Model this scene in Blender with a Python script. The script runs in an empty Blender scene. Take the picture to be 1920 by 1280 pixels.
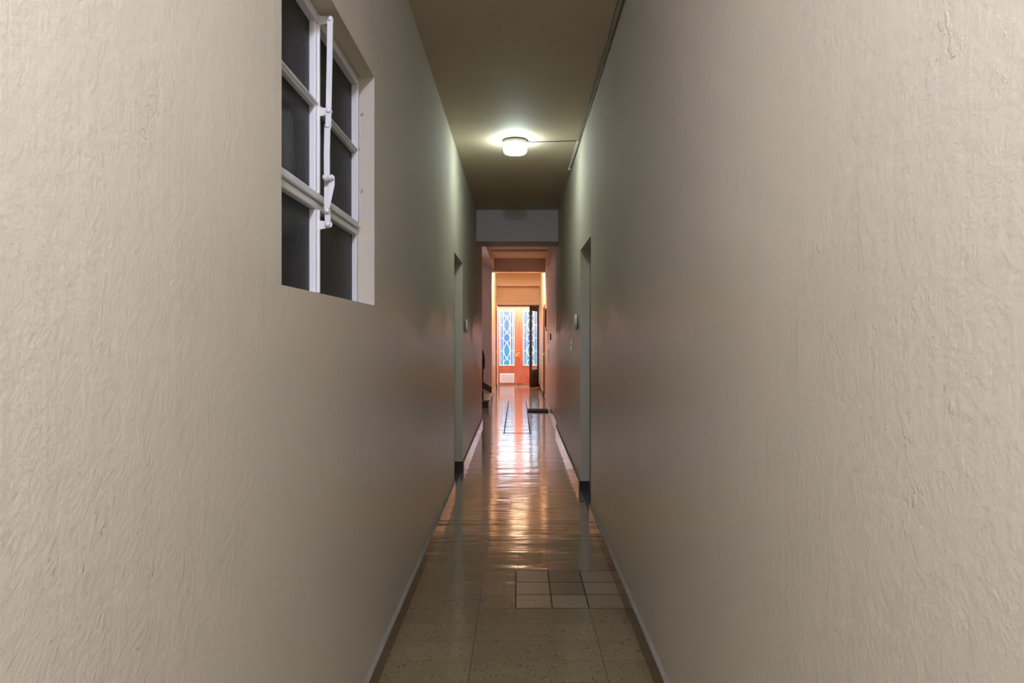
import bpy, bmesh, math, random
from mathutils import Vector
random.seed(7)
S = bpy.context.scene
C = bpy.context.collection

# ------------------------------------------------------------------ camera
EYE = 1.45
cam_data = bpy.data.cameras.new('camera'); cam = bpy.data.objects.new('camera', cam_data); C.objects.link(cam)
cam.location = (0, 0, EYE); cam.rotation_euler = (math.pi/2, 0, 0)
cam_data.sensor_width = 36; cam_data.lens = 36*1287/1920
cam_data.shift_x = -11/1920; cam_data.shift_y = -8/1920
cam_data.clip_start = 0.02; cam_data.clip_end = 200
S.camera = cam

# ------------------------------------------------------------------ world, sun, exposure
SKY_STRENGTH = 13.0
w = bpy.data.worlds.new('world'); S.world = w; w.use_nodes = True
wn = w.node_tree.nodes; bg = wn['Background']
bg.inputs[0].default_value = (0.72, 0.84, 1.0, 1); bg.inputs[1].default_value = SKY_STRENGTH
S.view_settings.view_transform = 'Standard'; S.view_settings.look = 'None'
S.view_settings.gamma = 1; S.view_settings.use_curve_mapping = False
S.view_settings.exposure = 0.0
NEAR_LAMP = ((0.88, 0.94, 1.26), 630)
HALL_LAMP = ((0.80, 0.97, 0.97), 53)
ENTRY_LAMP = ((1.0, 0.62, 0.36), 17)
ENTRY_FILL = ((1.0, 0.66, 0.42), 430)
STAIR_FILL = ((1.0, 0.84, 0.88), 85)
VESTIBULE_FILL = ((1.0, 0.82, 0.84), 900)

# ------------------------------------------------------------------ materials
def mat(name, col, rough=0.5, metal=0.0, spec=0.5):
    m = bpy.data.materials.new(name); m.use_nodes = True
    b = m.node_tree.nodes['Principled BSDF']
    b.inputs['Base Color'].default_value = (*col, 1); b.inputs['Roughness'].default_value = rough
    b.inputs['Metallic'].default_value = metal; b.inputs['Specular IOR Level'].default_value = spec
    return m
class N:
    """small node helper"""
    def __init__(s, m): s.t = m.node_tree; s.b = s.t.nodes['Principled BSDF']; s.geo = None
    def new(s, t, **k):
        n = s.t.nodes.new(t)
        for a, v in k.items(): setattr(n, a, v)
        return n
    def put(s, sock, v):
        if isinstance(v, (int, float)): sock.default_value = v
        elif isinstance(v, tuple): sock.default_value = v
        else: s.t.links.new(v, sock)
    def m(s, op, a, b=0.0, c=0.0):
        n = s.new('ShaderNodeMath', operation=op)
        s.put(n.inputs[0], a); s.put(n.inputs[1], b); s.put(n.inputs[2], c)
        return n.outputs[0]
    def pos(s):
        g = s.new('ShaderNodeNewGeometry'); x = s.new('ShaderNodeSeparateXYZ')
        s.t.links.new(g.outputs['Position'], x.inputs[0]); return g.outputs['Position'], x.outputs
    def scaled(s, p, sc):
        n = s.new('ShaderNodeVectorMath', operation='MULTIPLY'); s.put(n.inputs[0], p); n.inputs[1].default_value = sc
        return n.outputs[0]
    def noise(s, v, scale, detail=4, rough=0.5):
        n = s.new('ShaderNodeTexNoise'); s.put(n.inputs['Vector'], v); n.inputs['Scale'].default_value = scale
        n.inputs['Detail'].default_value = detail; n.inputs['Roughness'].default_value = rough
        return n.outputs['Fac']
    def ramp(s, f, pts):
        n = s.new('ShaderNodeValToRGB'); s.put(n.inputs[0], f); e = n.color_ramp.elements
        while len(e) < len(pts): e.new(0.5)
        for i, (p, c) in enumerate(pts):
            e[i].position = p; e[i].color = (*c, 1) if isinstance(c, tuple) else (c, c, c, 1)
        return n.outputs[0]
    def mix(s, f, a, b):
        n = s.new('ShaderNodeMix', data_type='RGBA'); s.put(n.inputs[0], f)
        s.put(n.inputs[6], a if not isinstance(a, tuple) else (*a, 1)); s.put(n.inputs[7], b if not isinstance(b, tuple) else (*b, 1))
        return n.outputs[2]
    def bump(s, h, strength, dist, prev=None):
        n = s.new('ShaderNodeBump'); n.inputs['Strength'].default_value = strength; n.inputs['Distance'].default_value = dist
        s.put(n.inputs['Height'], h)
        if prev: s.put(n.inputs['Normal'], prev)
        return n.outputs[0]
    def normal(s, v): s.put(s.b.inputs['Normal'], v)
    def color(s, v): s.put(s.b.inputs['Base Color'], v)
    def rough(s, v): s.put(s.b.inputs['Roughness'], v)

def plaster(name, col, rough=0.42, streak=0.17, grain=0.5):
    m = mat(name, col, rough); n = N(m); p, xyz = n.pos()
    big = n.noise(p, 1.3, 3); tone = n.ramp(big, [(0.3, tuple(c*0.96 for c in col)), (0.7, col)])
    n.color(tone)
    fine = n.noise(p, 115, 3, 0.55)                                  # roller stipple
    mid = n.noise(p, 38, 4, 0.6)
    dents = n.ramp(n.noise(n.scaled(p, (1, 1, 0.6)), 30, 6, 0.65), [(0.61, 0.0), (0.67, 1.0)])
    patch = n.ramp(n.noise(p, 2.1, 2), [(0.54, 0.0), (0.66, 1.0)])
    # a scraped, chipped spot on the left wall before the window
    dy = n.m('DIVIDE', n.m('SUBTRACT', n.m('SUBTRACT', xyz['Y'], 1.13), n.m('MULTIPLY', n.m('SUBTRACT', xyz['Z'], 1.83), 0.45)), 0.022)
    dz = n.m('DIVIDE', n.m('SUBTRACT', xyz['Z'], 1.83), 0.065)
    near = n.m('MULTIPLY', n.m('LESS_THAN', n.m('ADD', n.m('MULTIPLY', dy, dy), n.m('MULTIPLY', dz, dz)), 1.0), n.m('LESS_THAN', xyz['X'], 0.0))
    chips = n.ramp(n.noise(p, 95, 4, 0.6), [(0.52, 0.0), (0.58, 1.0)])
    dent = n.m('MAXIMUM', n.m('MULTIPLY', dents, patch), n.m('MULTIPLY', near, chips))
    st = n.noise(n.scaled(p, (1, 9, 0.55)), 1.6, 4, 0.6)            # vertical brush waves
    b1 = n.bump(fine, 0.40*grain, 0.004)
    b2 = n.bump(mid, 0.42*grain, 0.007, b1)
    b3 = n.bump(dent, 0.8*grain, 0.006, b2)
    if streak > 0:
        n.normal(n.bump(st, streak, 0.010, b3))
        wob = n.m('ADD', xyz['Z'], n.m('MULTIPLY', n.m('SUBTRACT', big, 0.5), 0.6))   # enamel dado below, flat paint above
        n.rough(n.ramp(n.m('DIVIDE', wob, 3.3), [(0.45, 0.31), (0.58, 0.8)]))
    else: n.normal(b3)
    return m
M = {}
M['cream'] = plaster('cream_plaster', (0.60, 0.545, 0.43))
M['ceiling'] = plaster('ceiling_plaster', (0.60, 0.50, 0.35), 0.7, 0.0, 0.3)
M['beam'] = plaster('beam_plaster', (0.60, 0.58, 0.55), 0.7, 0.0, 0.3)
M['pink'] = plaster('stairwell_plaster', (0.62, 0.50, 0.47), 0.5, 0.06, 0.3)
M['peach'] = plaster('entry_plaster', (0.76, 0.60, 0.45), 0.45, 0.06, 0.3)
M['white_paint'] = mat('white_enamel', (0.72, 0.71, 0.69), 0.35)
M['grille'] = mat('white_iron', (0.85, 0.84, 0.82), 0.4)
M['cream_door'] = mat('olive_cream_enamel', (0.36, 0.35, 0.25), 0.4)
M['caulk'] = mat('pale_filler', (0.33, 0.31, 0.25), 0.7)
M['chrome'] = mat('chrome', (0.75, 0.76, 0.75), 0.2, 1.0)
M['black'] = mat('black_plastic', (0.012, 0.012, 0.012), 0.4)
M['brass'] = mat('brass', (0.85, 0.60, 0.22), 0.3, 1.0)
M['paper'] = mat('white_paper', (0.82, 0.82, 0.86), 0.6)
M['cable'] = mat('grey_cable', (0.10, 0.09, 0.075), 0.6)
M['white_plastic'] = mat('white_plastic', (0.75, 0.75, 0.72), 0.35)
M['recess_floor'] = mat('dark_blue_tile', (0.035, 0.045, 0.055), 0.35)
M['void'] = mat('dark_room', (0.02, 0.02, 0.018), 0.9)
M['mat'] = mat('doormat_fibre', (0.035, 0.025, 0.018), 0.95)
M['stone'] = mat('street_pavement', (0.45, 0.42, 0.40), 0.9)
M['dark_tile'] = mat('dark_skirting_tile', (0.035, 0.022, 0.016), 0.3)
M['tread'] = mat('stair_tread', (0.22, 0.15, 0.12), 0.4)

def wood(name, c1, c2, rough=0.35):
    m = mat(name, c1, rough); n = N(m); p, _ = n.pos()
    f = n.noise(n.scaled(p, (9, 9, 1.2)), 3.0, 6, 0.6)
    n.color(n.ramp(f, [(0.3, c2), (0.7, c1)])); n.normal(n.bump(f, 0.2, 0.002)); return m
M['red_wood'] = wood('red_varnished_wood', (0.56, 0.19, 0.12), (0.40, 0.10, 0.065))
M['dark_wood'] = wood('dark_brown_wood', (0.055, 0.018, 0.012), (0.03, 0.010, 0.007), 0.45)
M['frame_wood'] = wood('brown_frame_wood', (0.30, 0.12, 0.04), (0.18, 0.07, 0.025), 0.4)

def baseboard_mat():
    m = mat('brown_skirting_tile', (0.12, 0.065, 0.035), 0.17, 0.0, 0.5); n = N(m); p, xyz = n.pos()
    f = n.noise(p, 25, 4)
    u = n.m('FRACT', n.m('DIVIDE', xyz['Y'], 0.197)); j = n.m('LESS_THAN', u, 0.02)
    c = n.ramp(f, [(0.3, (0.11, 0.055, 0.026)), (0.7, (0.20, 0.11, 0.055))])
    n.color(n.mix(j, c, (0.012, 0.009, 0.007))); n.normal(n.bump(n.noise(p, 9, 3), 0.2, 0.005))
    return m
M['skirting'] = baseboard_mat()

def floor_mat():
    m = mat('terrazzo_tiles', (0.2, 0.17, 0.11), 0.2); n = N(m); p, xyz = n.pos()
    X, Y = xyz['X'], xyz['Y']; P = 0.197
    # slightly wobbly tile coordinates
    wob = n.m('MULTIPLY', n.m('SUBTRACT', n.noise(p, 18, 3), 0.5), 0.004)
    u = n.m('DIVIDE', n.m('ADD', n.m('ADD', X, 0.012), wob), P); v = n.m('DIVIDE', n.m('ADD', n.m('SUBTRACT', Y, 3.673), wob), P)
    def dist(t): return n.m('MULTIPLY', n.m('PINGPONG', t, 0.5), P)
    du, dv = dist(u), dist(v)
    u3 = n.m('DIVIDE', n.m('ADD', u, 1.0), 3.0); du3 = n.m('MULTIPLY', n.m('PINGPONG', u3, 0.5), 3*P)
    def box(x0, x1, y0, y1):
        a = n.m('MULTIPLY', n.m('GREATER_THAN', X, x0), n.m('LESS_THAN', X, x1))
        b = n.m('MULTIPLY', n.m('GREATER_THAN', Y, y0), n.m('LESS_THAN', Y, y1)); return n.m('MULTIPLY', a, b)
    # joint masks
    jv = n.m('LESS_THAN', dv, 0.0017); ju = n.m('LESS_THAN', du, 0.0011); ju3 = n.m('LESS_THAN', du3, 0.0019)
    patch = box(-0.0165, 0.59, 3.668, 4.266)
    pj = n.m('MULTIPLY', patch, n.m('MAXIMUM', n.m('LESS_THAN', du, 0.0040), n.m('LESS_THAN', dv, 0.0048)))
    far = n.m('MULTIPLY', box(-0.225, 0.20, 10.3, 15.6), n.m('MAXIMUM', n.m('LESS_THAN', n.m('ABSOLUTE', n.m('ADD', X, 0.209)), 0.009),
              n.m('MAXIMUM', n.m('LESS_THAN', n.m('ABSOLUTE', n.m('SUBTRACT', X, 0.185)), 0.009), n.m('LESS_THAN', n.m('ABSOLUTE', n.m('SUBTRACT', Y, 10.37)), 0.03))))
    # tile tone
    cu = n.m('FLOOR', u); cv = n.m('FLOOR', v); comb = n.new('ShaderNodeCombineXYZ'); n.put(comb.inputs[0], cu); n.put(comb.inputs[1], cv)
    wn_ = n.new('ShaderNodeTexWhiteNoise', noise_dimensions='3D'); n.put(wn_.inputs['Vector'], comb.outputs[0])
    base = n.ramp(wn_.outputs['Value'], [(0, (0.235, 0.180, 0.088)), (1, (0.270, 0.210, 0.106))])
    cloud = n.noise(p, 6, 4); base = n.mix(n.m('MULTIPLY', cloud, 0.35), base, (0.19, 0.14, 0.09))
    base = n.mix(n.m('MULTIPLY', patch, 0.28), base, (0.28, 0.235, 0.16))
    darkt = box(0.185, 0.382, 3.868, 4.262); base = n.mix(n.m('MULTIPLY', darkt, 0.85), base, (0.115, 0.09, 0.052))
    # terrazzo chips
    vo = n.new('ShaderNodeTexVoronoi'); n.put(vo.inputs['Vector'], n.scaled(p, (1, 0.7, 1))); vo.inputs['Scale'].default_value = 95
    sp = n.new('ShaderNodeSeparateColor'); n.t.links.new(vo.outputs['Color'], sp.inputs[0])
    size = n.m('LESS_THAN', vo.outputs['Distance'], n.m('MULTIPLY', sp.outputs[1], 0.42))
    dk = n.m('MULTIPLY', size, n.m('LESS_THAN', sp.outputs[0], 0.26)); lt = n.m('MULTIPLY', size, n.m('GREATER_THAN', sp.outputs[0], 0.80))
    c = n.mix(n.m('MULTIPLY', dk, 0.85), base, (0.035, 0.026, 0.016)); c = n.mix(n.m('MULTIPLY', lt, 0.5), c, (0.42, 0.36, 0.25))
    c = n.mix(n.m('MULTIPLY', n.m('MAXIMUM', jv, n.m('MULTIPLY', ju, 0.35)), 0.45), c, (0.07, 0.052, 0.03))
    c = n.mix(n.m('MULTIPLY', ju3, 0.7), c, (0.05, 0.036, 0.022))
    c = n.mix(n.m('MULTIPLY', n.m('MAXIMUM', pj, far), 0.9), c, (0.012, 0.009, 0.006))
    n.color(c); n.b.inputs['Specular IOR Level'].default_value = 0.8
    n.put(n.b.inputs['Coat Weight'], n.m('MULTIPLY', n.m('SUBTRACT', 0.5, n.m('MULTIPLY', patch, 0.38)), n.m('SUBTRACT', 1.0, n.m('MAXIMUM', far, pj)))); n.b.inputs['Coat Roughness'].default_value = 0.05; n.b.inputs['Coat IOR'].default_value = 1.5
    rr = n.ramp(n.noise(p, 3.2, 4), [(0.3, 0.11), (0.7, 0.20)])
    n.rough(n.mix(n.m('MAXIMUM', far, pj), n.mix(n.m('MULTIPLY', patch, 0.6), rr, (0.4, 0.4, 0.4)), (0.9, 0.9, 0.9)))
    wave = n.noise(n.scaled(p, (0.8, 3.2, 1)), 1.8, 3, 0.5)
    dips = n.m('ADD', n.m('MULTIPLY', jv, 0.5), n.m('ADD', pj, ju3))
    b = n.bump(wave, 0.32, 0.02); b = n.bump(n.m('SUBTRACT', 1.0, dips), 0.3, 0.002, b)
    b = n.bump(n.noise(p, 220, 2), 0.08, 0.001, b)
    n.normal(b); n.put(n.b.inputs['Coat Normal'], b)
    return m
M['floor'] = floor_mat()

def window_glass():
    m = mat('dark_rippled_glass', (0.30, 0.31, 0.26), 0.5); n = N(m); p, _ = n.pos()
    n.b.inputs['Transmission Weight'].default_value = 0.5; n.b.inputs['Specular IOR Level'].default_value = 0.15
    r = n.noise(n.scaled(p, (1, 1, 0.5)), 110, 3, 0.6); dirt = n.noise(p, 5, 5)
    base = n.ramp(dirt, [(0.35, (0.009, 0.008, 0.004)), (0.7, (0.034, 0.031, 0.018))])
    vo = n.new('ShaderNodeTexVoronoi'); n.put(vo.inputs['Vector'], p); vo.inputs['Scale'].default_value = 110
    dots = n.m('MULTIPLY', n.m('LESS_THAN', vo.outputs['Distance'], 0.16), n.m('GREATER_THAN', n.noise(p, 7, 2), 0.52))
    n.color(n.mix(n.m('MULTIPLY', dots, 0.6), base, (0.16, 0.16, 0.13)))
    n.normal(n.bump(r, 0.9, 0.004)); return m
M['glass_dark'] = window_glass()
def pane_glass(name, tint):
    m = bpy.data.materials.new(name); m.use_nodes = True; t = m.node_tree; t.nodes.clear()
    o = t.nodes.new('ShaderNodeOutputMaterial'); mx = t.nodes.new('ShaderNodeMixShader')
    tr = t.nodes.new('ShaderNodeBsdfTransparent'); gl = t.nodes.new('ShaderNodeBsdfGlossy')
    tr.inputs[0].default_value = (*tint, 1); gl.inputs['Roughness'].default_value = 0.05
    f = t.nodes.new('ShaderNodeLayerWeight'); f.inputs[0].default_value = 0.5
    pw = t.nodes.new('ShaderNodeMath'); pw.operation = 'POWER'; pw.inputs[1].default_value = 5; t.links.new(f.outputs['Facing'], pw.inputs[0])
    ma = t.nodes.new('ShaderNodeMath'); ma.operation = 'MULTIPLY_ADD'; ma.inputs[1].default_value = 0.95; ma.inputs[2].default_value = 0.05; t.links.new(pw.outputs[0], ma.inputs[0])
    t.links.new(ma.outputs[0], mx.inputs[0]); t.links.new(tr.outputs[0], mx.inputs[1]); t.links.new(gl.outputs[0], mx.inputs[2]); t.links.new(mx.outputs[0], o.inputs[0])
    return m
M['pane'] = pane_glass('clear_pane', (0.90, 0.95, 0.97))
def emit(name, col, s):
    m = mat(name, (0.9, 0.9, 0.9), 0.3); b = m.node_tree.nodes['Principled BSDF']
    b.inputs['Emission Color'].default_value = (*col, 1); b.inputs['Emission Strength'].default_value = s; return m
def facade_mat():
    m = mat('painted_street_wall', (0.3, 0.5, 0.7), 0.8); n = N(m); p, xyz = n.pos()
    f = n.noise(n.scaled(p, (1.2, 1, 2.5)), 1.6, 5, 0.7)
    up = n.ramp(f, [(0.35, (0.025, 0.042, 0.07)), (0.5, (0.045, 0.062, 0.082)), (0.62, (0.075, 0.08, 0.085))])
    z = n.m('ADD', xyz['Z'], n.m('MULTIPLY', n.m('SUBTRACT', f, 0.5), 0.5))
    c = n.mix(n.m('LESS_THAN', z, 1.65), up, (0.015, 0.042, 0.085)); c = n.mix(n.m('LESS_THAN', z, 1.05), c, (0.006, 0.058, 0.075))
    n.color(c); return m
M['facade'] = facade_mat()

# ------------------------------------------------------------------ mesh helpers
def obj(name, bm, m, parent=None, smooth=False, kind=None, bevel=0):
    bmesh.ops.recalc_face_normals(bm, faces=bm.faces)
    me = bpy.data.meshes.new(name); bm.to_mesh(me); bm.free()
    o = bpy.data.objects.new(name, me); C.objects.link(o); me.materials.append(m)
    if smooth:
        for f in me.polygons: f.use_smooth = True
    if parent: o.parent = parent
    if kind: o['kind'] = kind
    if bevel:
        b = o.modifiers.new('bevel', 'BEVEL'); b.width = bevel; b.segments = 2; b.limit_method = 'ANGLE'
    return o
def add_box(bm, x0, x1, y0, y1, z0, z1):
    v = [bm.verts.new((x, y, z)) for x in (x0, x1) for y in (y0, y1) for z in (z0, z1)]
    for f in ((0,1,3,2), (4,6,7,5), (0,4,5,1), (2,3,7,6), (0,2,6,4), (1,5,7,3)): bm.faces.new([v[i] for i in f])
def box(*a):
    bm = bmesh.new(); add_box(bm, *a); return bm
def boxes(l):
    bm = bmesh.new()
    for a in l: add_box(bm, *a)
    return bm
def add_tube(bm, pts, r, n=8, closed=False):
    pts = [Vector(p) for p in pts]; rings = []; k = len(pts)
    for i, p in enumerate(pts):
        if closed: d = pts[(i+1) % k] - pts[i-1]
        else: d = pts[min(i+1, k-1)] - pts[max(i-1, 0)]
        d.normalize(); up = Vector((0, 1, 0)) if abs(d.y) < 0.9 else Vector((0, 0, 1))
        a = d.cross(up).normalized(); b = d.cross(a)
        rings.append([bm.verts.new(p + (a*math.cos(t) + b*math.sin(t))*r) for t in [2*math.pi*j/n for j in range(n)]])
    for i in range(k if closed else k-1):
        A, B = rings[i], rings[(i+1) % k]
        for j in range(n): bm.faces.new([A[j], A[(j+1) % n], B[(j+1) % n], B[j]])
    if not closed: bm.faces.new(rings[0]); bm.faces.new(rings[-1])
def tube(*a, **k):
    bm = bmesh.new(); add_tube(bm, *a, **k); return bm
def add_lathe(bm, prof, c, axis='Z', n=32):
    """prof: list of (r, h); closed when r = 0"""
    rings = []
    for r, h in prof:
        ring = []
        for j in range(n):
            t = 2*math.pi*j/n; a, b = max(r, 1e-5)*math.cos(t), max(r, 1e-5)*math.sin(t)
            p = {'Z': (a, b, h), 'X': (h, a, b), 'Y': (a, h, b)}[axis]
            ring.append(bm.verts.new((c[0]+p[0], c[1]+p[1], c[2]+p[2])))
        rings.append(ring)
    for A, B in zip(rings, rings[1:]):
        for j in range(n): bm.faces.new([A[j], A[(j+1) % n], B[(j+1) % n], B[j]])
    bm.faces.new(rings[0]); bm.faces.new(rings[-1])
def lathe(*a, **k):
    bm = bmesh.new(); add_lathe(bm, *a, **k); return bm
def prism(pts, axis, a0, a1):
    """polygon pts extruded along axis; pts are the two other coordinates in order"""
    bm = bmesh.new()
    def P(p, a): return {'X': (a, p[0], p[1]), 'Y': (p[0], a, p[1]), 'Z': (p[0], p[1], a)}[axis]
    A = [bm.verts.new(P(p, a0)) for p in pts]; B = [bm.verts.new(P(p, a1)) for p in pts]
    bm.faces.new(A); bm.faces.new(B[::-1])
    for i in range(len(pts)): bm.faces.new([A[i], A[(i+1) % len(pts)], B[(i+1) % len(pts)], B[i]])
    return bm
def wall_x(xf, xb, y0, y1, z0, z1, holes):
    """wall in the YZ plane with rectangular holes (hole = ya, yb, za, zb)"""
    ys = sorted({y0, y1, *[h[0] for h in holes], *[h[1] for h in holes]}); zs = sorted({z0, z1, *[h[2] for h in holes], *[h[3] for h in holes]})
    solid = lambda i, j: 0 <= i < len(ys)-1 and 0 <= j < len(zs)-1 and not any(h[0] <= (ys[i]+ys[i+1])/2 <= h[1] and h[2] <= (zs[j]+zs[j+1])/2 <= h[3] for h in holes)
    bm = bmesh.new(); vs = {}
    def V(x, i, j):
        k = (x, i, j)
        if k not in vs: vs[k] = bm.verts.new((x, ys[i], zs[j]))
        return vs[k]
    for i in range(len(ys)-1):
        for j in range(len(zs)-1):
            if not solid(i, j): continue
            for x in (xf, xb): bm.faces.new([V(x,i,j), V(x,i+1,j), V(x,i+1,j+1), V(x,i,j+1)])
            for (di, dj, a, b) in ((-1,0,(i,j),(i,j+1)), (1,0,(i+1,j),(i+1,j+1)), (0,-1,(i,j),(i+1,j)), (0,1,(i,j+1),(i+1,j+1))):
                if not solid(i+di, j+dj): bm.faces.new([V(xf,*a), V(xf,*b), V(xb,*b), V(xb,*a)])
    return bm
def struct(name, bm, m, **k): return obj(name, bm, m, kind='structure', **k)
def root(name, loc=(0,0,0), label=None, cat=None, group=None, kind=None):
    o = bpy.data.objects.new(name, None); C.objects.link(o); o.location = loc; o.empty_display_size = 0.1
    if kind: o['kind'] = kind
    return tag(o, label, cat, group)
def tag(o, label, cat, group=None):
    if label: o['label'] = label
    if cat: o['category'] = cat
    if group: o['group'] = group
    return o
def child(name, bm, m, par, **k):
    """mesh given in world coordinates, parented to par"""
    bmesh.ops.translate(bm, verts=bm.verts, vec=-par_loc(par)); return obj(name, bm, m, par, **k)
def par_loc(o):
    v = Vector(o.location)
    while o.parent: o = o.parent; v = v + o.location
    return v

# ------------------------------------------------------------------ room dimensions (floor z = 0, camera at the origin of x, y)
XL, XR, XR2 = -0.60, 0.585, 0.63
CEIL = 3.29
BACK = -3.2
WIN = (1.743, 2.87, 1.583, 2.536)
DR = (5.50, 6.43, 0.0, 2.262)      # doorway in the right wall
DL = (6.47, 7.44, 0.0, 2.252)      # doorway in the left wall
ENTRY = 15.75
LINT = 20.0
FRONT = 20.87

struct('floor', box(-2.8, 1.2, BACK-0.2, 21.05, -0.12, 0), M['floor'])
struct('ceiling', box(-2.8, 1.2, BACK-0.2, 21.05, CEIL, CEIL+0.15), M['ceiling'])
struct('wall_left', wall_x(XL, XL-0.28, BACK, 11.5, 0, CEIL, [WIN, DL]), M['cream'])
struct('wall_right', wall_x(XR, XR+0.28, BACK, 10.46, 0, CEIL, [DR]), M['cream'])
DR3 = (15.95, 16.85, 0.0, 2.17)    # wooden doorway on the right of the entry
DL4 = (18.55, 19.35, 0.0, 2.23)    # wooden doorway on the left of the entry
struct('wall_stair_right', box(XR2, XR2+0.25, 10.46, ENTRY, 0, CEIL), M['pink'])
struct('wall_entry_right', wall_x(XR2, XR2+0.25, ENTRY, LINT, 0, CEIL, [DR3]), M['peach'])
struct('wall_entry_left', wall_x(XL, XL-0.25, ENTRY+0.2, LINT, 0, CEIL, [DL4]), M['peach'])
struct('wall_back', box(-0.88, 0.87, BACK-0.2, BACK, 0, CEIL), M['cream'])
# stairwell
struct('wall_stair_near', box(-2.6, XL-0.28, 11.3, 11.5, 0, CEIL), M['pink'])
struct('wall_stair_left', box(-2.8, -2.6, 11.3, ENTRY+0.2, 0, CEIL), M['pink'])
struct('wall_stair_far', box(-2.6, XL, ENTRY, ENTRY+0.2, 0, CEIL), M['pink'])
# beams
struct('trim_1', box(XL, XR, 9.91, 10.46, EYE+1.381, CEIL), M['beam'], bevel=0.008)
struct('trim_2', box(-0.62, XR2, 14.45, ENTRY, CEIL-0.035, CEIL), M['pink'])
struct('trim_3', box(XL, XR2, ENTRY, ENTRY+0.2, EYE+1.497, CEIL), M['pink'])
struct('trim_4', box(XL, XR2, 19.62, LINT, EYE+1.498, CEIL), M['peach'])
struct('wall_lintel', box(XL-0.25, XR2+0.25, LINT, LINT+0.14, EYE+0.948, CEIL), M['peach'])
M['lit_edge'] = mat('peach_lit_edge', (0.86, 0.74, 0.60), 0.5)  # paler peach, painting bounced light along the lower edges
struct('trim_8', box(XL+0.001, XR2-0.001, 19.60, 19.619, EYE+1.470, EYE+1.50), M['lit_edge'])  # added strip, stands in for the lit underside of the beam
struct('trim_9', box(XL+0.001, XR2-0.001, LINT-0.016, LINT-0.001, EYE+0.945, EYE+0.975), M['lit_edge'])  # added strip, stands in for the bright line under the lintel
# sloping underside of the upper stair flight, poking into the corridor on the left
bm = bmesh.new()
bot = [(-0.575, 12.4, EYE+1.645), (-0.545, 15.70, EYE+1.525), (-0.60, 15.72, EYE+1.552), (-1.10, 15.72, EYE+1.80), (-0.88, 12.4, EYE+1.80)]
lo = [bm.verts.new(p) for p in bot]; hi = [bm.verts.new((p[0], p[1], CEIL-0.036)) for p in bot]
bm.faces.new(hi)
for t in ((0,1,2), (0,2,3), (0,3,4)): bm.faces.new([lo[i] for i in t])
for i in range(5): bm.faces.new([lo[i], lo[(i+1)%5], hi[(i+1)%5], hi[i]])
struct('trim_5', bm, M['pink'])
# vestibule
struct('wall_vestibule_left', box(-0.84, -0.64, LINT+0.14, 21.05, 0, CEIL), M['peach'])
struct('wall_vestibule_right', box(0.76, 0.96, LINT+0.14, 21.05, 0, CEIL), M['peach'])
struct('wall_front', wall_x(0, 0, 0, 0, 0, 0, []) if False else boxes([(-0.84, 0.96, 20.9, 21.05, EYE+1.45, CEIL)]), M['peach'])
# light well behind the side window (dark)
struct('wall_lightwell', boxes([(-2.4, -2.3, 1.0, 3.6, 0.8, CEIL), (-2.3, -0.88, 1.0, 1.1, 0.8, CEIL), (-2.3, -0.88, 3.5, 3.6, 0.8, CEIL), (-2.3, -0.88, 1.1, 3.5, 0.8, 0.9)]), M['void'])
# street outside
struct('ground_street', box(-8, 8, 21.05, 34, -0.25, -0.10), M['stone'])
struct('wall_street', box(-10, 10, 27.0, 27.3, -0.10, 3.0), M['facade'])

# baseboards with a pale filler line on top
def baseboard(name, side, xw, y0, y1, h=0.09, t=0.014):
    s = 1 if side == 'left' else -1
    pts = [(xw, 0), (xw+s*t, 0), (xw+s*t, h), (xw, h)]
    b = struct(name, prism(pts, 'Y', y0, y1), M['skirting'])
    n = max(2, int((y1-y0)/0.06)); bm = bmesh.new(); rows = []
    for i in range(n+1):
        y = y0+(y1-y0)*i/n; a = 0.004*math.sin(i*1.7)+0.003*math.sin(i*0.61)
        rows.append([bm.verts.new(p) for p in ((xw, y, h), (xw+s*t*0.9, y, h), (xw+s*t*0.8, y, h+0.006+a*0.5), (xw, y, h+0.020+a))])
    for A, B in zip(rows, rows[1:]):
        for j in range(4): bm.faces.new([A[j], A[(j+1) % 4], B[(j+1) % 4], B[j]])
    bm.faces.new(rows[0]); bm.faces.new(rows[-1])
    obj('filler_line', bm, M['caulk'], b)
baseboard('baseboard_left', 'left', XL, BACK, DL[0])
baseboard('baseboard_left', 'left', XL, DL[1], 11.5)
baseboard('baseboard_left', 'left', XL, ENTRY+0.02, DL4[0]-0.05)
baseboard('baseboard_right', 'right', XR, BACK, DR[0], 0.10)
baseboard('baseboard_right', 'right', XR, DR[1], 10.46, 0.10)
baseboard('baseboard_right', 'right', XR2, 10.46, DR3[0]-0.06, 0.10)
baseboard('baseboard_right', 'right', XR2, DR3[1]+0.06, LINT, 0.10)

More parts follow.
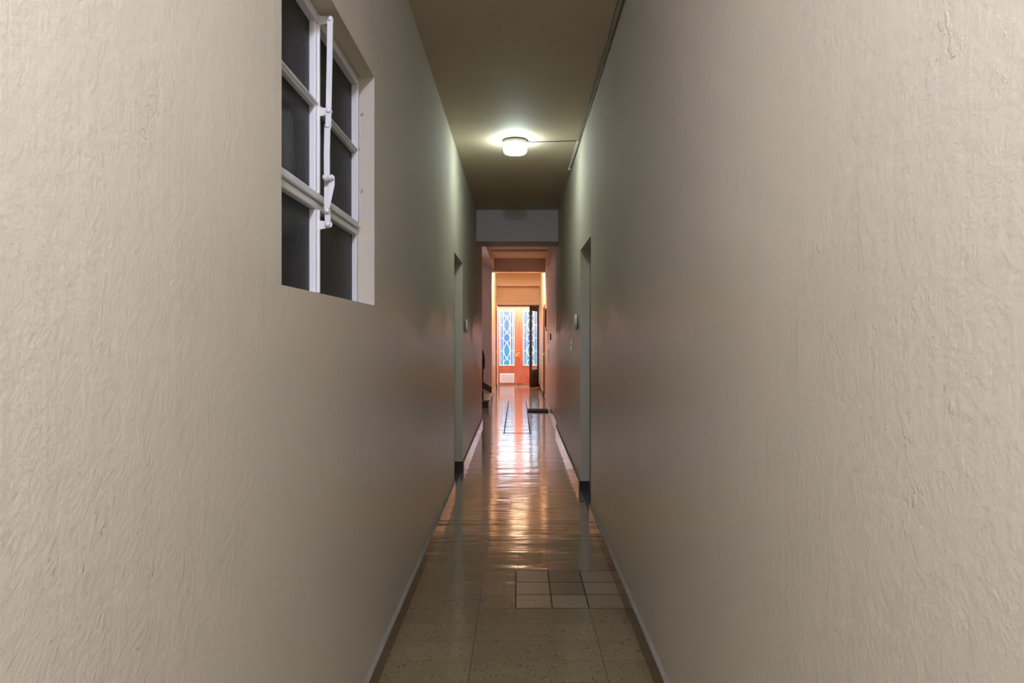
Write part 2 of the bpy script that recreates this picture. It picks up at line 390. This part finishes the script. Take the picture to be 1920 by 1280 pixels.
# ------------------------------------------------------------------ side doorways of the first hallway (frame, leaf, dark sill, skirting blocks)
def side_door(name, side, d):
    s = -1 if side == 'left' else 1
    xw = XL if side == 'left' else XR
    X = lambda a: xw + s*a
    def bx(a0, a1, y0, y1, z0, z1): return (min(X(a0), X(a1)), max(X(a0), X(a1)), y0, y1, z0, z1)
    r = root(name, (xw, (d[0]+d[1])/2, 0), kind='structure')
    e = 0.001
    child('door_frame', boxes([bx(0.085, 0.135, d[0]+e, d[0]+0.05, 0.012, d[3]-e), bx(0.085, 0.135, d[1]-0.05, d[1]-e, 0.012, d[3]-e), bx(0.085, 0.135, d[0]+0.05, d[1]-0.05, d[3]-0.05, d[3]-e)]), M['cream_door'], r)
    child('door_leaf', boxes([bx(0.105, 0.145, d[0]+0.052, d[1]-0.052, 0.014, d[3]-0.052)] +
          [bx(0.099, 0.105, d[0]+a, d[1]-a, z0, z1) for a, z0, z1 in ((0.2, 0.25, 1.0), (0.2, 1.15, 2.0))]), M['cream_door'], r)
    child('sill', box(*bx(0.004, 0.15, d[0]+e, d[1]-e, 0.001, 0.012)), M['recess_floor'], r)
    child('skirting_block', box(*bx(-0.008, 0.083, d[1]-0.016, d[1]-e, 0.012, 0.105)), M['dark_tile'], r)
side_door('door_1', 'left', DL)
side_door('door_2', 'right', DR)

# wooden doors on the side walls of the entry
def entry_door(name, side, xw, d):
    s = -1 if side == 'left' else 1; r = root(name, (xw, (d[0]+d[1])/2, 0), kind='structure')
    def bx(a0, a1, y0, y1, z0, z1): return (min(xw+s*a0, xw+s*a1), max(xw+s*a0, xw+s*a1), y0, y1, z0, z1)
    child('door_frame', boxes([bx(-0.012, 0.12, d[0]-0.05, d[0]+0.03, 0.10, d[3]), bx(-0.012, 0.12, d[1]-0.03, d[1]+0.05, 0.10, d[3]), bx(-0.012, 0.12, d[0]-0.05, d[1]+0.05, d[3]-0.03, d[3]+0.04)]), M['frame_wood'], r, bevel=0.004)
    child('plinth_block', boxes([bx(-0.02, 0.12, d[0]-0.055, d[0]+0.03, 0.0, 0.10), bx(-0.02, 0.12, d[1]-0.03, d[1]+0.055, 0.0, 0.10)]), M['dark_tile'], r)
    leaf = child('door_leaf', boxes([bx(0.03, 0.07, d[0]+0.032, d[1]-0.032, 0.008, d[3]-0.032)] + [bx(0.022, 0.03, d[0]+0.17, d[1]-0.17, a, b) for a, b in ((0.2, 0.95), (1.1, 1.95))]), M['frame_wood'], r)
    hd = bmesh.new(); y = d[0]+0.09
    add_lathe(hd, [(0.025, 0.0), (0.025, 0.006), (0.009, 0.01), (0.009, 0.035), (0.024, 0.045), (0.026, 0.06), (0.015, 0.072), (0.0, 0.074)], (0, 0, 0), 'X', 16)
    bmesh.ops.scale(hd, vec=(-s, 1, 1), verts=hd.verts); bmesh.ops.translate(hd, vec=(xw+s*0.03, y, 1.05), verts=hd.verts)
    child('door_knob', hd, M['brass'], r, smooth=True)
entry_door('door_3', 'left', XL, DL4)
entry_door('door_4', 'right', XR2, DR3)

# ------------------------------------------------------------------ window in the left wall
def build_window():
    y0, y1, z0, z1 = WIN; e = 0.001; xf = XL-0.067; xb = xf-0.035
    r = root('window_1', (xf, (y0+y1)/2, z0), kind='structure')
    ym = 2.285; t1, t2 = EYE+0.45, EYE+0.774
    def fr(name, l, bev=0.004): return child(name, boxes(l), M['white_paint'], r, bevel=bev)
    fw, fb = 0.027, 0.014
    fr('window_frame', [(xb, xf, y0+e, y0+fw, z0+e, z1-e), (xb, xf, y1-fw, y1-e, z0+e, z1-e), (xb, xf, y0+fw, y1-fw, z0+e, z0+fb), (xb, xf, y0+fw, y1-fw, z1-fw, z1-e)])
    # fixed transom and sash rail above it
    fr('transom', [(xb, xf+0.002, y0+fw, y1-fw, t1-0.026, t1-0.001), (xb, xf+0.010, y0+fw, y1-fw, t1+0.001, t1+0.026)])
    fr('glazing_bar', [(xb+0.004, xf-0.002, y0+fw, y1-fw, t2-0.011, t2+0.011), (xb+0.01, xf+0.006, y0+fw, y1-fw, t2-0.004, t2+0.004)], 0.003)
    fr('mullion', [(xb, xf+0.001, ym-0.024, ym+0.022, z0+fb, t1-0.026), (xb, xf+0.009, ym-0.008, ym+0.006, z0+fb, t1-0.026),
                   (xb, xf+0.001, ym-0.024, ym+0.022, t1+0.026, z1-fw), (xb, xf+0.009, ym-0.008, ym+0.006, t1+0.026, z1-fw)])
    # sash stiles beside the frame
    fr('sash', [(xb+0.006, xf+0.008, y1-fw-0.009, y1-fw-0.001, t1+0.027, z1-fw), (xb+0.006, xf+0.008, y0+fw+0.001, y0+fw+0.009, t1+0.027, z1-fw), (xb+0.006, xf+0.008, y0+fw+0.009, y1-fw-0.009, z1-fw-0.018, z1-fw-0.001)])
    child('pane', box(xb+0.010, xb+0.015, y0+fw*0.5, y1-fw*0.5, z0+fb*0.5, z1-fw*0.5), M['glass_dark'], r)
    # espagnolette / opener: flat bars standing off the mullion, facing the camera
    W = M['white_paint']; bx = -0.622
    def bracket(z, x1=bx):
        pts = [(xf, z-0.024), (xf+0.012, z-0.016), (x1-0.008, z-0.012), (x1+0.006, z-0.009), (x1+0.010, z), (x1+0.006, z+0.009), (x1-0.008, z+0.011), (xf+0.012, z+0.013), (xf, z+0.018)]
        b = child('opener_bracket', prism(pts, 'Y', ym-0.006, ym-0.001), W, r, bevel=0.001)
        return b
    zt, z2, z3, zp, zb = EYE+1.054, EYE+0.750, EYE+0.698, EYE+0.418, EYE+0.374
    bracket(zt); bracket(z2, bx-0.004); bracket(zb, bx-0.004)
    def rivet(bm, x, z, y): add_lathe(bm, [(0.0085, 0.0), (0.0085, -0.002), (0.006, -0.005), (0.0, -0.006)], (x, y, z), 'Y', 16)
    def bar(name, pts, ya, yb):   # pts: centreline (x, z, half width)
        L = [(x-w, z) for x, z, w in pts]; R = [(x+w, z) for x, z, w in reversed(pts)]
        return child(name, prism(L+R, 'Y', ya, yb), W, r, bevel=0.001)
    bar('opener_bar', [(bx, zt+0.008, 0.007), (bx, zt, 0.0092), (bx-0.002, (zt+z2)/2, 0.0092), (bx-0.005, z2, 0.0092), (bx-0.006, z3, 0.0092), (bx-0.006, z3-0.01, 0.007)], ym-0.014, ym-0.0065)
    bar('opener_bar', [(bx-0.006, z3+0.010, 0.007), (bx-0.007, z3, 0.0095), (bx-0.009, z3-0.09, 0.0095), (bx-0.009, EYE+0.565, 0.0095), (bx-0.008, EYE+0.51, 0.0095), (bx-0.008, zp, 0.0092), (bx-0.008, zp-0.01, 0.007)], ym-0.021, ym-0.0145)
    bar('opener_bar', [(bx-0.008, zp+0.012, 0.007), (bx-0.008, zp, 0.0092), (bx-0.008, zb, 0.0092), (bx-0.008, zb-0.010, 0.006)], ym-0.014, ym-0.0065)
    bm = bmesh.new()
    rivet(bm, bx, zt, ym-0.014); rivet(bm, bx-0.005, z2, ym-0.014); rivet(bm, bx-0.007, z3, ym-0.021); rivet(bm, bx-0.008, zp, ym-0.021); rivet(bm, bx-0.008, zb, ym-0.014)
    child('rivet', bm, W, r, smooth=True)
    # curved lever with a knob
    prof = [(0.002, EYE+0.420), (0.010, EYE+0.428), (0.014, EYE+0.45), (0.019, EYE+0.475), (0.0245, EYE+0.50), (0.0245, EYE+0.528), (0.017, EYE+0.536), (0.006, EYE+0.532), (0.004, EYE+0.50), (0.001, EYE+0.46)]
    lv = child('lever', prism([(bx-0.006+a, z) for a, z in prof], 'Y', ym-0.027, ym-0.022), W, r, bevel=0.001)
    kb = bmesh.new(); add_tube(kb, [(bx-0.004, ym-0.050, EYE+0.520), (bx+0.002, ym-0.042, EYE+0.520), (bx+0.012, ym-0.024, EYE+0.518)], 0.0065, 12)
    add_lathe(kb, [(0.002, -0.010), (0.008, -0.007), (0.0095, 0.0), (0.008, 0.006), (0.002, 0.009)], (bx-0.005, ym-0.051, EYE+0.520), 'Y', 14)
    bmesh.ops.translate(kb, verts=kb.verts, vec=-par_loc(lv)); obj('lever_knob', kb, W, lv, smooth=True)
    # thin wire stays on the far jamb
    for za, zb_ in ((EYE+0.785, EYE+0.935), (EYE+0.462, EYE+0.615)):
        x = xf+0.008; y = y1-0.012
        child('wire_stay', tube([(x, y, za), (x+0.002, y-0.004, (za+zb_)/2), (x+0.001, y-0.003, zb_-0.012), (x+0.008, y-0.008, zb_-0.004), (x+0.015, y-0.010, zb_+0.004)], 0.0026, 6), M['white_paint'], r)
build_window()

# ------------------------------------------------------------------ front doors
def arc(x0, z0, x1, z1, bulge, n=12):
    """curve from (x0,z0) to (x1,z1), bowing by bulge in +x"""
    return [(x0+(x1-x0)*t + bulge*math.sin(math.pi*t), z0+(z1-z0)*t) for t in [i/n for i in range(n+1)]]
def front_leaf(name, xa, xb, pane_x, bottom):
    Y = FRONT; z0, z1 = 0.012, EYE+0.925
    r = root(name, ((xa+xb)/2, Y, 0), kind='structure')
    g0, g1 = EYE-0.86, EYE+0.80          # glass height range
    ga, gb = pane_x
    th0, th1 = Y, Y+0.045
    child('door_leaf', boxes([(xa, ga, th0, th1, z0, z1), (gb, xb, th0, th1, z0, z1), (ga, gb, th0, th1, g1, z1), (ga, gb, th0, th1, z0, g0)]), M['red_wood'], r, bevel=0.003)
    mo = 0.018
    child('glass_moulding', boxes([(ga-0.004, ga+mo, Y-0.012, Y+0.03, g0, g1), (gb-mo, gb+0.004, Y-0.012, Y+0.03, g0, g1), (ga+mo, gb-mo, Y-0.012, Y+0.03, g1-mo, g1+0.004), (ga+mo, gb-mo, Y-0.012, Y+0.03, g0-0.004, g0+mo)]), M['grille'], r)
    child('pane', box(ga+0.002, gb-0.002, Y+0.030, Y+0.036, g0+0.002, g1-0.002), M['pane'], r)
    # wrought iron grille
    bm = bmesh.new(); yb = Y+0.012; cx = (ga+gb)/2; W = gb-ga; R = 0.0075
    P = lambda l: [(x, yb, z) for x, z in l]
    a, b = g0+0.02, g1-0.02; H = b-a
    for f in (0.115, 0.26, 0.74, 0.885): add_tube(bm, P([(ga+W*f, a), (ga+W*f, b)]), R*(0.55 if f in (0.115, 0.885) else 0.9), 6)
    hw = W*0.205
    Zf = lambda py: EYE-(py-632)/61.67*1.0
    zs = {'t0': 585, 'x1': 595, 'x2': 624, 'x3': 642, 'x4': 672, 'b0': 682}
    z = {k: Zf(v) for k, v in zs.items()}
    for s in (-1, 1):
        add_tube(bm, P(arc(cx, z['x1'], cx, z['x2'], s*hw)), R, 6)
        add_tube(bm, P(arc(cx, z['x3'], cx, z['x4'], s*hw)), R, 6)
        d = (z['x2']-z['x3'])
        add_tube(bm, P([(cx, z['x2']), (cx+s*hw, z['x2']-d*0.28), (cx+s*hw, z['x3']+d*0.28), (cx, z['x3'])]), R, 6)
        add_tube(bm, P([(cx, z['x1']), (cx+s*hw, z['x1']+d*0.28), (cx+s*hw, b)]), R, 6)
        add_tube(bm, P([(cx, z['x4']), (cx+s*hw, z['x4']-d*0.28), (cx+s*hw, a)]), R, 6)
    for py in (609, 633.5, 657.5): add_tube(bm, P([(ga+0.015, Zf(py)), (cx-hw, Zf(py))]), R*0.8, 6); add_tube(bm, P([(cx+hw, Zf(py)), (gb-0.015, Zf(py))]), R*0.8, 6)
    child('iron_grille', bm, M['grille'], r)
    if bottom == 'flap':
        pa, pb, q0, q1 = ga+0.02, gb-0.005, EYE-1.40+0.02, EYE-1.10
        fl = child('lower_flap', boxes([(pa, pb, Y-0.012, Y-0.001, q0, q1)]), M['paper'], r, bevel=0.003)
        bm = boxes([(pa+0.03, pb-0.03, Y-0.016, Y-0.013, q0+0.03, q1-0.03)]); bmesh.ops.translate(bm, verts=bm.verts, vec=-par_loc(fl)); obj('flap_panel', bm, mat('pale_blue_panel', (0.55, 0.58, 0.72), 0.5), fl)
        child('panel_moulding', boxes([(pa-0.02, pb+0.02, Y-0.008, Y-0.001, q1+0.06, q1+0.075), (pa-0.02, pb+0.02, Y-0.008, Y-0.001, q1+0.13, q1+0.145)]), M['red_wood'], r)
    else:
        pa, pb, q0, q1 = ga+0.01, gb-0.01, 0.12, EYE-0.95
        child('panel_moulding', boxes([(pa, pb, Y-0.010, Y-0.001, q0, q0+0.02), (pa, pb, Y-0.010, Y-0.001, q1-0.02, q1), (pa, pa+0.02, Y-0.010, Y-0.001, q0+0.02, q1-0.02), (pb-0.02, pb, Y-0.010, Y-0.001, q0+0.02, q1-0.02)]), M['red_wood'], r)
        # raised centre panel
        bm = prism([(pa+0.10, q0+0.09), (pb-0.10, q0+0.09), (pb-0.06, (q0+q1)/2), (pb-0.10, q1-0.09), (pa+0.10, q1-0.09), (pa+0.06, (q0+q1)/2)], 'Y', Y-0.014, Y-0.001)
        child('raised_panel', bm, M['red_wood'], r, bevel=0.006)
    return r
d5 = front_leaf('door_5', -0.616, 0.050, (-0.566, -0.108), 'flap')
d6 = front_leaf('door_6', 0.064, 0.725, (0.155, 0.613), 'panel')
child('cover_strip', box(0.040, 0.078, FRONT-0.016, FRONT-0.001, 0.012, EYE+0.925), M['red_wood'], d5, bevel=0.005)
# brass lock plate, lever and knob
hz = EYE-0.47
child('lock_plate', box(0.02, 0.055, FRONT-0.024, FRONT-0.017, hz-0.13, hz+0.13), M['brass'], d5, bevel=0.004)
bm = bmesh.new(); add_tube(bm, [(0.037, FRONT-0.02, hz-0.02), (0.037, FRONT-0.07, hz-0.02), (0.0, FRONT-0.075, hz-0.02), (-0.06, FRONT-0.073, hz-0.025)], 0.012, 10)
add_lathe(bm, [(0.002, -0.035), (0.028, -0.022), (0.033, 0.0), (0.02, 0.02), (0.012, 0.05)], (-0.035, FRONT-0.052, hz-0.085), 'Y', 16)
add_lathe(bm, [(0.002, -0.015), (0.018, -0.010), (0.020, 0.012)], (-0.03, FRONT-0.015, hz+0.07), 'Y', 16)
child('door_handle', bm, M['brass'], d5, smooth=True)
child('floor_bolt', boxes([(0.0, 0.025, FRONT-0.018, FRONT-0.001, 0.014, 0.055)]), M['black'], d5); child('floor_bolt', boxes([(0.09, 0.115, FRONT-0.018, FRONT-0.001, 0.014, 0.055)]), M['black'], d6)
# frame around and transom light above
tr = root('window_2', (0.055, FRONT, EYE+0.93), kind='structure')
child('door_frame', boxes([(-0.639, -0.618, FRONT-0.02, FRONT+0.10, 0.0, EYE+1.45), (0.727, 0.759, FRONT-0.02, FRONT+0.10, 0.0, EYE+1.45), (-0.618, 0.727, FRONT-0.02, FRONT+0.10, EYE+0.928, EYE+0.952), (-0.618, 0.727, FRONT-0.02, FRONT+0.10, EYE+1.40, EYE+1.45)]), M['grille'], tr)
child('pane', box(-0.618, 0.727, FRONT+0.03, FRONT+0.036, EYE+0.952, EYE+1.40), M['pane'], tr)
struct('trim_6', box(-0.64, 0.76, FRONT-0.03, FRONT+0.10, 0.0, 0.011), M['tread'])
# inner door frame (dark) in the lintel opening
fr6 = root('trim_7', (0, LINT+0.07, 0), kind='structure')
child('frame_head', box(XL+0.001, XR2-0.001, LINT+0.001, LINT+0.10, EYE+0.895, EYE+0.947), M['dark_wood'], fr6)
# inner leaf standing ajar
def inner_leaf():
    h = Vector((XR2-0.012, LINT+0.04, 0)); fe = Vector((0.345, 19.50, 0)); L = (fe-h).length
    r = root('door_7', h, kind='structure'); r.rotation_euler = (0, 0, math.atan2(fe.y-h.y, fe.x-h.x))
    # local x runs from the hinge to the free edge, local y is the thickness
    z0, z1 = 0.01, EYE+0.893; g0, g1 = EYE-0.93, EYE+0.745; st = 0.10
    obj('door_leaf', boxes([(0, st*0.8, -0.02, 0.02, z0, z1), (L-st, L, -0.02, 0.02, z0, z1), (st*0.8, L-st, -0.02, 0.02, g1, z1), (st*0.8, L-st, -0.02, 0.02, g0-0.10, g0), (st*0.8, L-st, -0.02, 0.02, z0, 0.12)]), M['dark_wood'], r, bevel=0.003)
    obj('door_panel', boxes([(st*0.8, L-st, -0.01, 0.01, 0.12, g0-0.10), (st*0.8+0.05, L-st-0.05, -0.016, 0.016, 0.18, g0-0.16)]), M['dark_wood'], r, bevel=0.004)
    obj('pane', box(st*0.8, L-st, -0.003, 0.003, g0, g1), M['pane'], r)
    bm = bmesh.new()
    add_lathe(bm, [(0.002, -0.06), (0.022, -0.052), (0.024, -0.04), (0.009, -0.03), (0.009, -0.02), (0.009, 0.02), (0.009, 0.03), (0.024, 0.04), (0.022, 0.052), (0.002, 0.06)], (L-0.05, 0, 1.02), 'Y', 14)
    obj('door_knob', bm, M['brass'], r, smooth=True)
inner_leaf()

# ------------------------------------------------------------------ ceiling lamps and added fill lights
def lamp(name, x, y, spec, label, group=None, size=1.0):
    r = root(name, (x, y, CEIL), label, 'lamp', group); r.scale = (size, size, 1)
    obj('ceiling_mount', lathe([(0.0, 0.0), (0.085, 0.0), (0.085, -0.012), (0.0, -0.012)], (0, 0, 0)), M['black'], r, smooth=False)
    obj('lamp_base', lathe([(0.0, -0.012), (0.112, -0.012), (0.115, -0.016), (0.113, -0.034), (0.0, -0.034)], (0, 0, 0)), M['white_plastic'], r)
    e = emit(name+'_glass', spec[0], spec[1])
    obj('glass_shade', lathe([(0.0, -0.034), (0.100, -0.034), (0.107, -0.040), (0.109, -0.09), (0.106, -0.108), (0.096, -0.120), (0.06, -0.128), (0.0, -0.131)], (0, 0, 0), n=48), e, r, smooth=True)
    return r
lamp('ceiling_lamp', -0.025, 6.42, HALL_LAMP, 'lit round white glass ceiling lamp in the middle of the hallway ceiling')
lamp('ceiling_lamp', 0.0, -0.5, NEAR_LAMP, 'lit round glass ceiling lamp at the near end of the hallway, behind the side window')
lamp('ceiling_lamp', 0.03, 17.45, ENTRY_LAMP, 'warm round glass ceiling lamp in the peach entry, hidden by the deep beam', size=2.0)
lamp('ceiling_lamp', 0.02, 16.25, ENTRY_FILL, 'unseen warm fill lamp added close behind the deep beam of the peach entry')  # added fill: brightens the entry walls, placed clear of the floor reflection
lamp('ceiling_lamp', -1.6, 13.2, STAIR_FILL, 'unseen fill lamp added inside the stairwell above the dark staircase')  # added fill: lifts the stair walls and soffit, out of view
lamp('ceiling_lamp', 0.05, 20.36, VESTIBULE_FILL, 'unseen fill lamp added over the red front doors')  # added fill: lights the inner faces of the front doors

# cables on the ceiling
bm = bmesh.new()
pts = []
for i in range(60):
    y = -2.9 + i*0.158; pts.append((XR-0.006-0.004*abs(math.sin(i*1.3)), y, CEIL-0.006-0.006*abs(math.sin(i*0.37))))
tag(obj('ceiling_cable', tube(pts, 0.0045, 6), M['cable']), 'thin dark cable running along the corner of right wall and ceiling', 'cable')
pts = []
for i in range(30):
    y = 2.2 + i*0.11; pts.append((XR-0.028-0.010*abs(math.sin(i*0.33)), y, CEIL-0.003))
tag(obj('ceiling_cable', tube(pts, 0.0022, 6), M['cable']), 'faint second wire sagging beside the corner cable on the hallway ceiling', 'cable')
tag(obj('lamp_cable', tube([(0.085, 6.43, CEIL-0.005), (0.13, 6.46, CEIL-0.005), (0.35, 6.44, CEIL-0.005), (XR-0.035, 6.42, CEIL-0.005)], 0.004, 6), M['cable']), 'straight wire across the ceiling from the round lamp to the right wall', 'cable')
cd = root('cable_conduit', (XR-0.02, 7.0, CEIL-0.012), 'short white plastic conduit at the ceiling corner right of the lamp', 'conduit')
child('conduit_tube', box(XR-0.034, XR-0.012, 6.40, 7.44, CEIL-0.015, CEIL-0.001), M['white_plastic'], cd, bevel=0.003)
child('end_clip', box(XR-0.038, XR-0.008, 7.44, 7.50, CEIL-0.022, CEIL-0.001), M['white_plastic'], cd)

# ------------------------------------------------------------------ things on the walls
def wall_disc(name, side, y, z, label):
    s = 1 if side == 'left' else -1; xw = XL if side == 'left' else XR
    r = root(name, (xw, y, z), label, 'doorbell')
    def L(prof): 
        bm = lathe([(a, h*s) for a, h in prof], (0, 0, 0), 'X', 32); return bm
    obj('backplate', L([(0.0, 0.0005), (0.060, 0.0005), (0.062, 0.010), (0.0, 0.010)]), M['black'], r)
    obj('cover', L([(0.0, 0.010), (0.074, 0.010), (0.078, 0.016), (0.074, 0.024), (0.05, 0.032), (0.0, 0.035)]), M['white_plastic'], r, smooth=True)
    return r
wall_disc('doorbell_chime', 'left', 7.80, EYE+0.125, 'round white chime cover on the left wall just past the doorway')
wall_disc('doorbell_chime', 'right', 6.72, EYE+0.15, 'round white chime cover on the right wall above the paired switches')
for k, (z, lab) in enumerate(((EYE-0.055, 'upper of the two small white switches on the right wall'), (EYE-0.12, 'lower of the two small white switches on the right wall'))):
    r = root('light_switch', (XR, 7.42, z), lab, 'switch', 'switches on the right wall')
    obj('switch_plate', box(-0.012, -0.0005, -0.035, 0.035, -0.028, 0.028), M['white_plastic'], r, bevel=0.003)
    obj('rocker', box(-0.018, -0.012, -0.012, 0.012, -0.016, 0.016), M['white_plastic'], r)
r = root('wall_switch', (XR2, 13.0, EYE+0.01), 'small dark switch box on the right wall near the white notices', 'switch')
obj('switch_plate', box(-0.02, -0.0005, -0.04, 0.04, -0.06, 0.06), M['black'], r, bevel=0.003); obj('rocker', box(-0.026, -0.02, -0.015, 0.015, -0.03, 0.03), M['white_plastic'], r)
def notice(name, y0, y1, z0, z1, label, cat='notice'):
    r = root(name, (XR2, (y0+y1)/2, z0), label, cat)
    child('sheet', box(XR2-0.006, XR2-0.0005, y0, y1, z0, z1), M['paper'], r)
    child('print_lines', boxes([(XR2-0.0072, XR2-0.0061, y0+0.06, y1-0.06, z1-0.05-i*0.035, z1-0.042-i*0.035) for i in range(6)]), mat('faded_ink', (0.30, 0.32, 0.42), 0.7), r)
notice('wall_notice', 14.1, 14.75, EYE-0.13, EYE+0.12, 'white notice on the right wall, upper of the two sheets')
notice('wall_notice', 13.9, 14.6, EYE-0.52, EYE-0.25, 'pale blue-white notice on the right wall, lower of the two sheets')
r = root('junction_box', (XR2, 14.95, EYE+0.20), 'small white box on the right wall beneath the dark narrow frame', 'box')
child('box_body', box(XR2-0.035, XR2-0.0005, 14.85, 15.0, EYE+0.13, EYE+0.205), M['white_plastic'], r, bevel=0.004)
child('box_lid', box(XR2-0.040, XR2-0.0355, 14.87, 14.98, EYE+0.145, EYE+0.19), M['white_plastic'], r)
r = root('picture_frame', (XR2, 15.3, EYE+0.22), 'narrow dark framed picture high on the right wall before the entry', 'picture')
child('frame', boxes([(XR2-0.025, XR2-0.0005, 15.1, 15.13, EYE+0.22, EYE+0.63), (XR2-0.025, XR2-0.0005, 15.42, 15.45, EYE+0.22, EYE+0.63), (XR2-0.025, XR2-0.0005, 15.13, 15.42, EYE+0.22, EYE+0.25), (XR2-0.025, XR2-0.0005, 15.13, 15.42, EYE+0.60, EYE+0.63)]), M['dark_wood'], r)
child('picture', box(XR2-0.012, XR2-0.0005, 15.13, 15.42, EYE+0.25, EYE+0.60), M['tread'], r)

# doormat against the right wall
r = root('doormat', (0.39, 13.45, 0), 'small dark doormat lying on the glossy floor against the right wall', 'doormat')
bm = bmesh.new()
nx, ny = 26, 20
g = [[None]*(ny+1) for _ in range(nx+1)]
for i in range(nx+1):
    for j in range(ny+1):
        g[i][j] = bm.verts.new((-0.20+0.40*i/nx, -0.22+0.44*j/ny, 0.030 + random.uniform(-0.003, 0.003)))
for i in range(nx):
    for j in range(ny): bm.faces.new([g[i][j], g[i+1][j], g[i+1][j+1], g[i][j+1]])
ring = [g[i][0] for i in range(nx+1)] + [g[nx][j] for j in range(1, ny+1)] + [g[i][ny] for i in range(nx-1, -1, -1)] + [g[0][j] for j in range(ny-1, 0, -1)]
lowr = [bm.verts.new((v.co.x, v.co.y, 0.013)) for v in ring]
for i in range(len(ring)): bm.faces.new([ring[i], ring[(i+1) % len(ring)], lowr[(i+1) % len(ring)], lowr[i]])
bm.faces.new(lowr)
obj('fibre_pile', bm, M['mat'], r); obj('rubber_backing', box(-0.205, 0.205, -0.225, 0.225, 0.0005, 0.0125), M['black'], r)

# ------------------------------------------------------------------ staircase rising to the left
st = root('staircase', (-0.58, 14.8, 0), 'dark staircase rising to the left from the hallway before the entry', 'staircase')
n_step = 7
for k in range(n_step):
    x1 = -0.577-0.28*k; z = 0.168*(k+1)
    s_ = child('step', box(max(-2.598, x1-0.28), x1-0.02, 14.03, 15.72, 0.001 if k == 0 else z-0.168-0.02, z-0.03), M['dark_tile'], st)
    tb = box(max(-2.598, x1-0.30), x1, 14.0, 15.73, z-0.03, z); bmesh.ops.translate(tb, verts=tb.verts, vec=-par_loc(s_)); obj('tread', tb, M['tread'], s_, bevel=0.004)
# raked dark skirting on the far wall
child('raked_skirting', prism([(-0.601, 0.168), (-0.601, 0.305), (-2.5, 0.31+1.885*0.62), (-2.5, 1.2)], 'Y', 15.731, 15.748), M['dark_tile'], st)
child('skirting_cap', prism([(-0.601, 0.306), (-0.601, 0.321), (-2.5, 0.325+1.89*0.62), (-2.5, 0.31+1.89*0.62)], 'Y', 15.725, 15.748), M['pink'], st)
nw = root('stair_railing', (-0.70, 14.06, 0.168), 'curved dark wooden newel post and handrail at the foot of the stairs', 'railing')
bm = bmesh.new(); add_lathe(bm, [(0.035, 0.1685), (0.035, 0.28), (0.022, 0.32), (0.028, 0.6), (0.030, 0.85), (0.022, 0.95), (0.03, 1.0), (0.0, 1.02)], (-0.735, 14.06, 0), 'Z', 16)
child('newel_post', bm, M['dark_wood'], nw, smooth=True)
child('handrail', tube([(-0.712, 14.06, 0.80), (-0.698, 14.06, 0.95), (-0.706, 14.06, 1.08), (-0.73, 14.06, 1.16), (-0.77, 14.06, 1.19), (-0.82, 14.06, 1.20), (-0.90, 14.06, 1.24), (-2.5, 14.06, 1.24+1.64*0.6)], 0.026, 10), M['dark_wood'], nw, smooth=True)
for k in range(1, n_step):
    x = -0.577-0.28*k-0.14; zb = 0.168*(k+1)+0.0005
    child('baluster', tube([(x, 14.06, zb), (x, 14.06, 1.24+(-0.86-x)*0.6-0.01)], 0.010, 8), M['dark_wood'], nw)
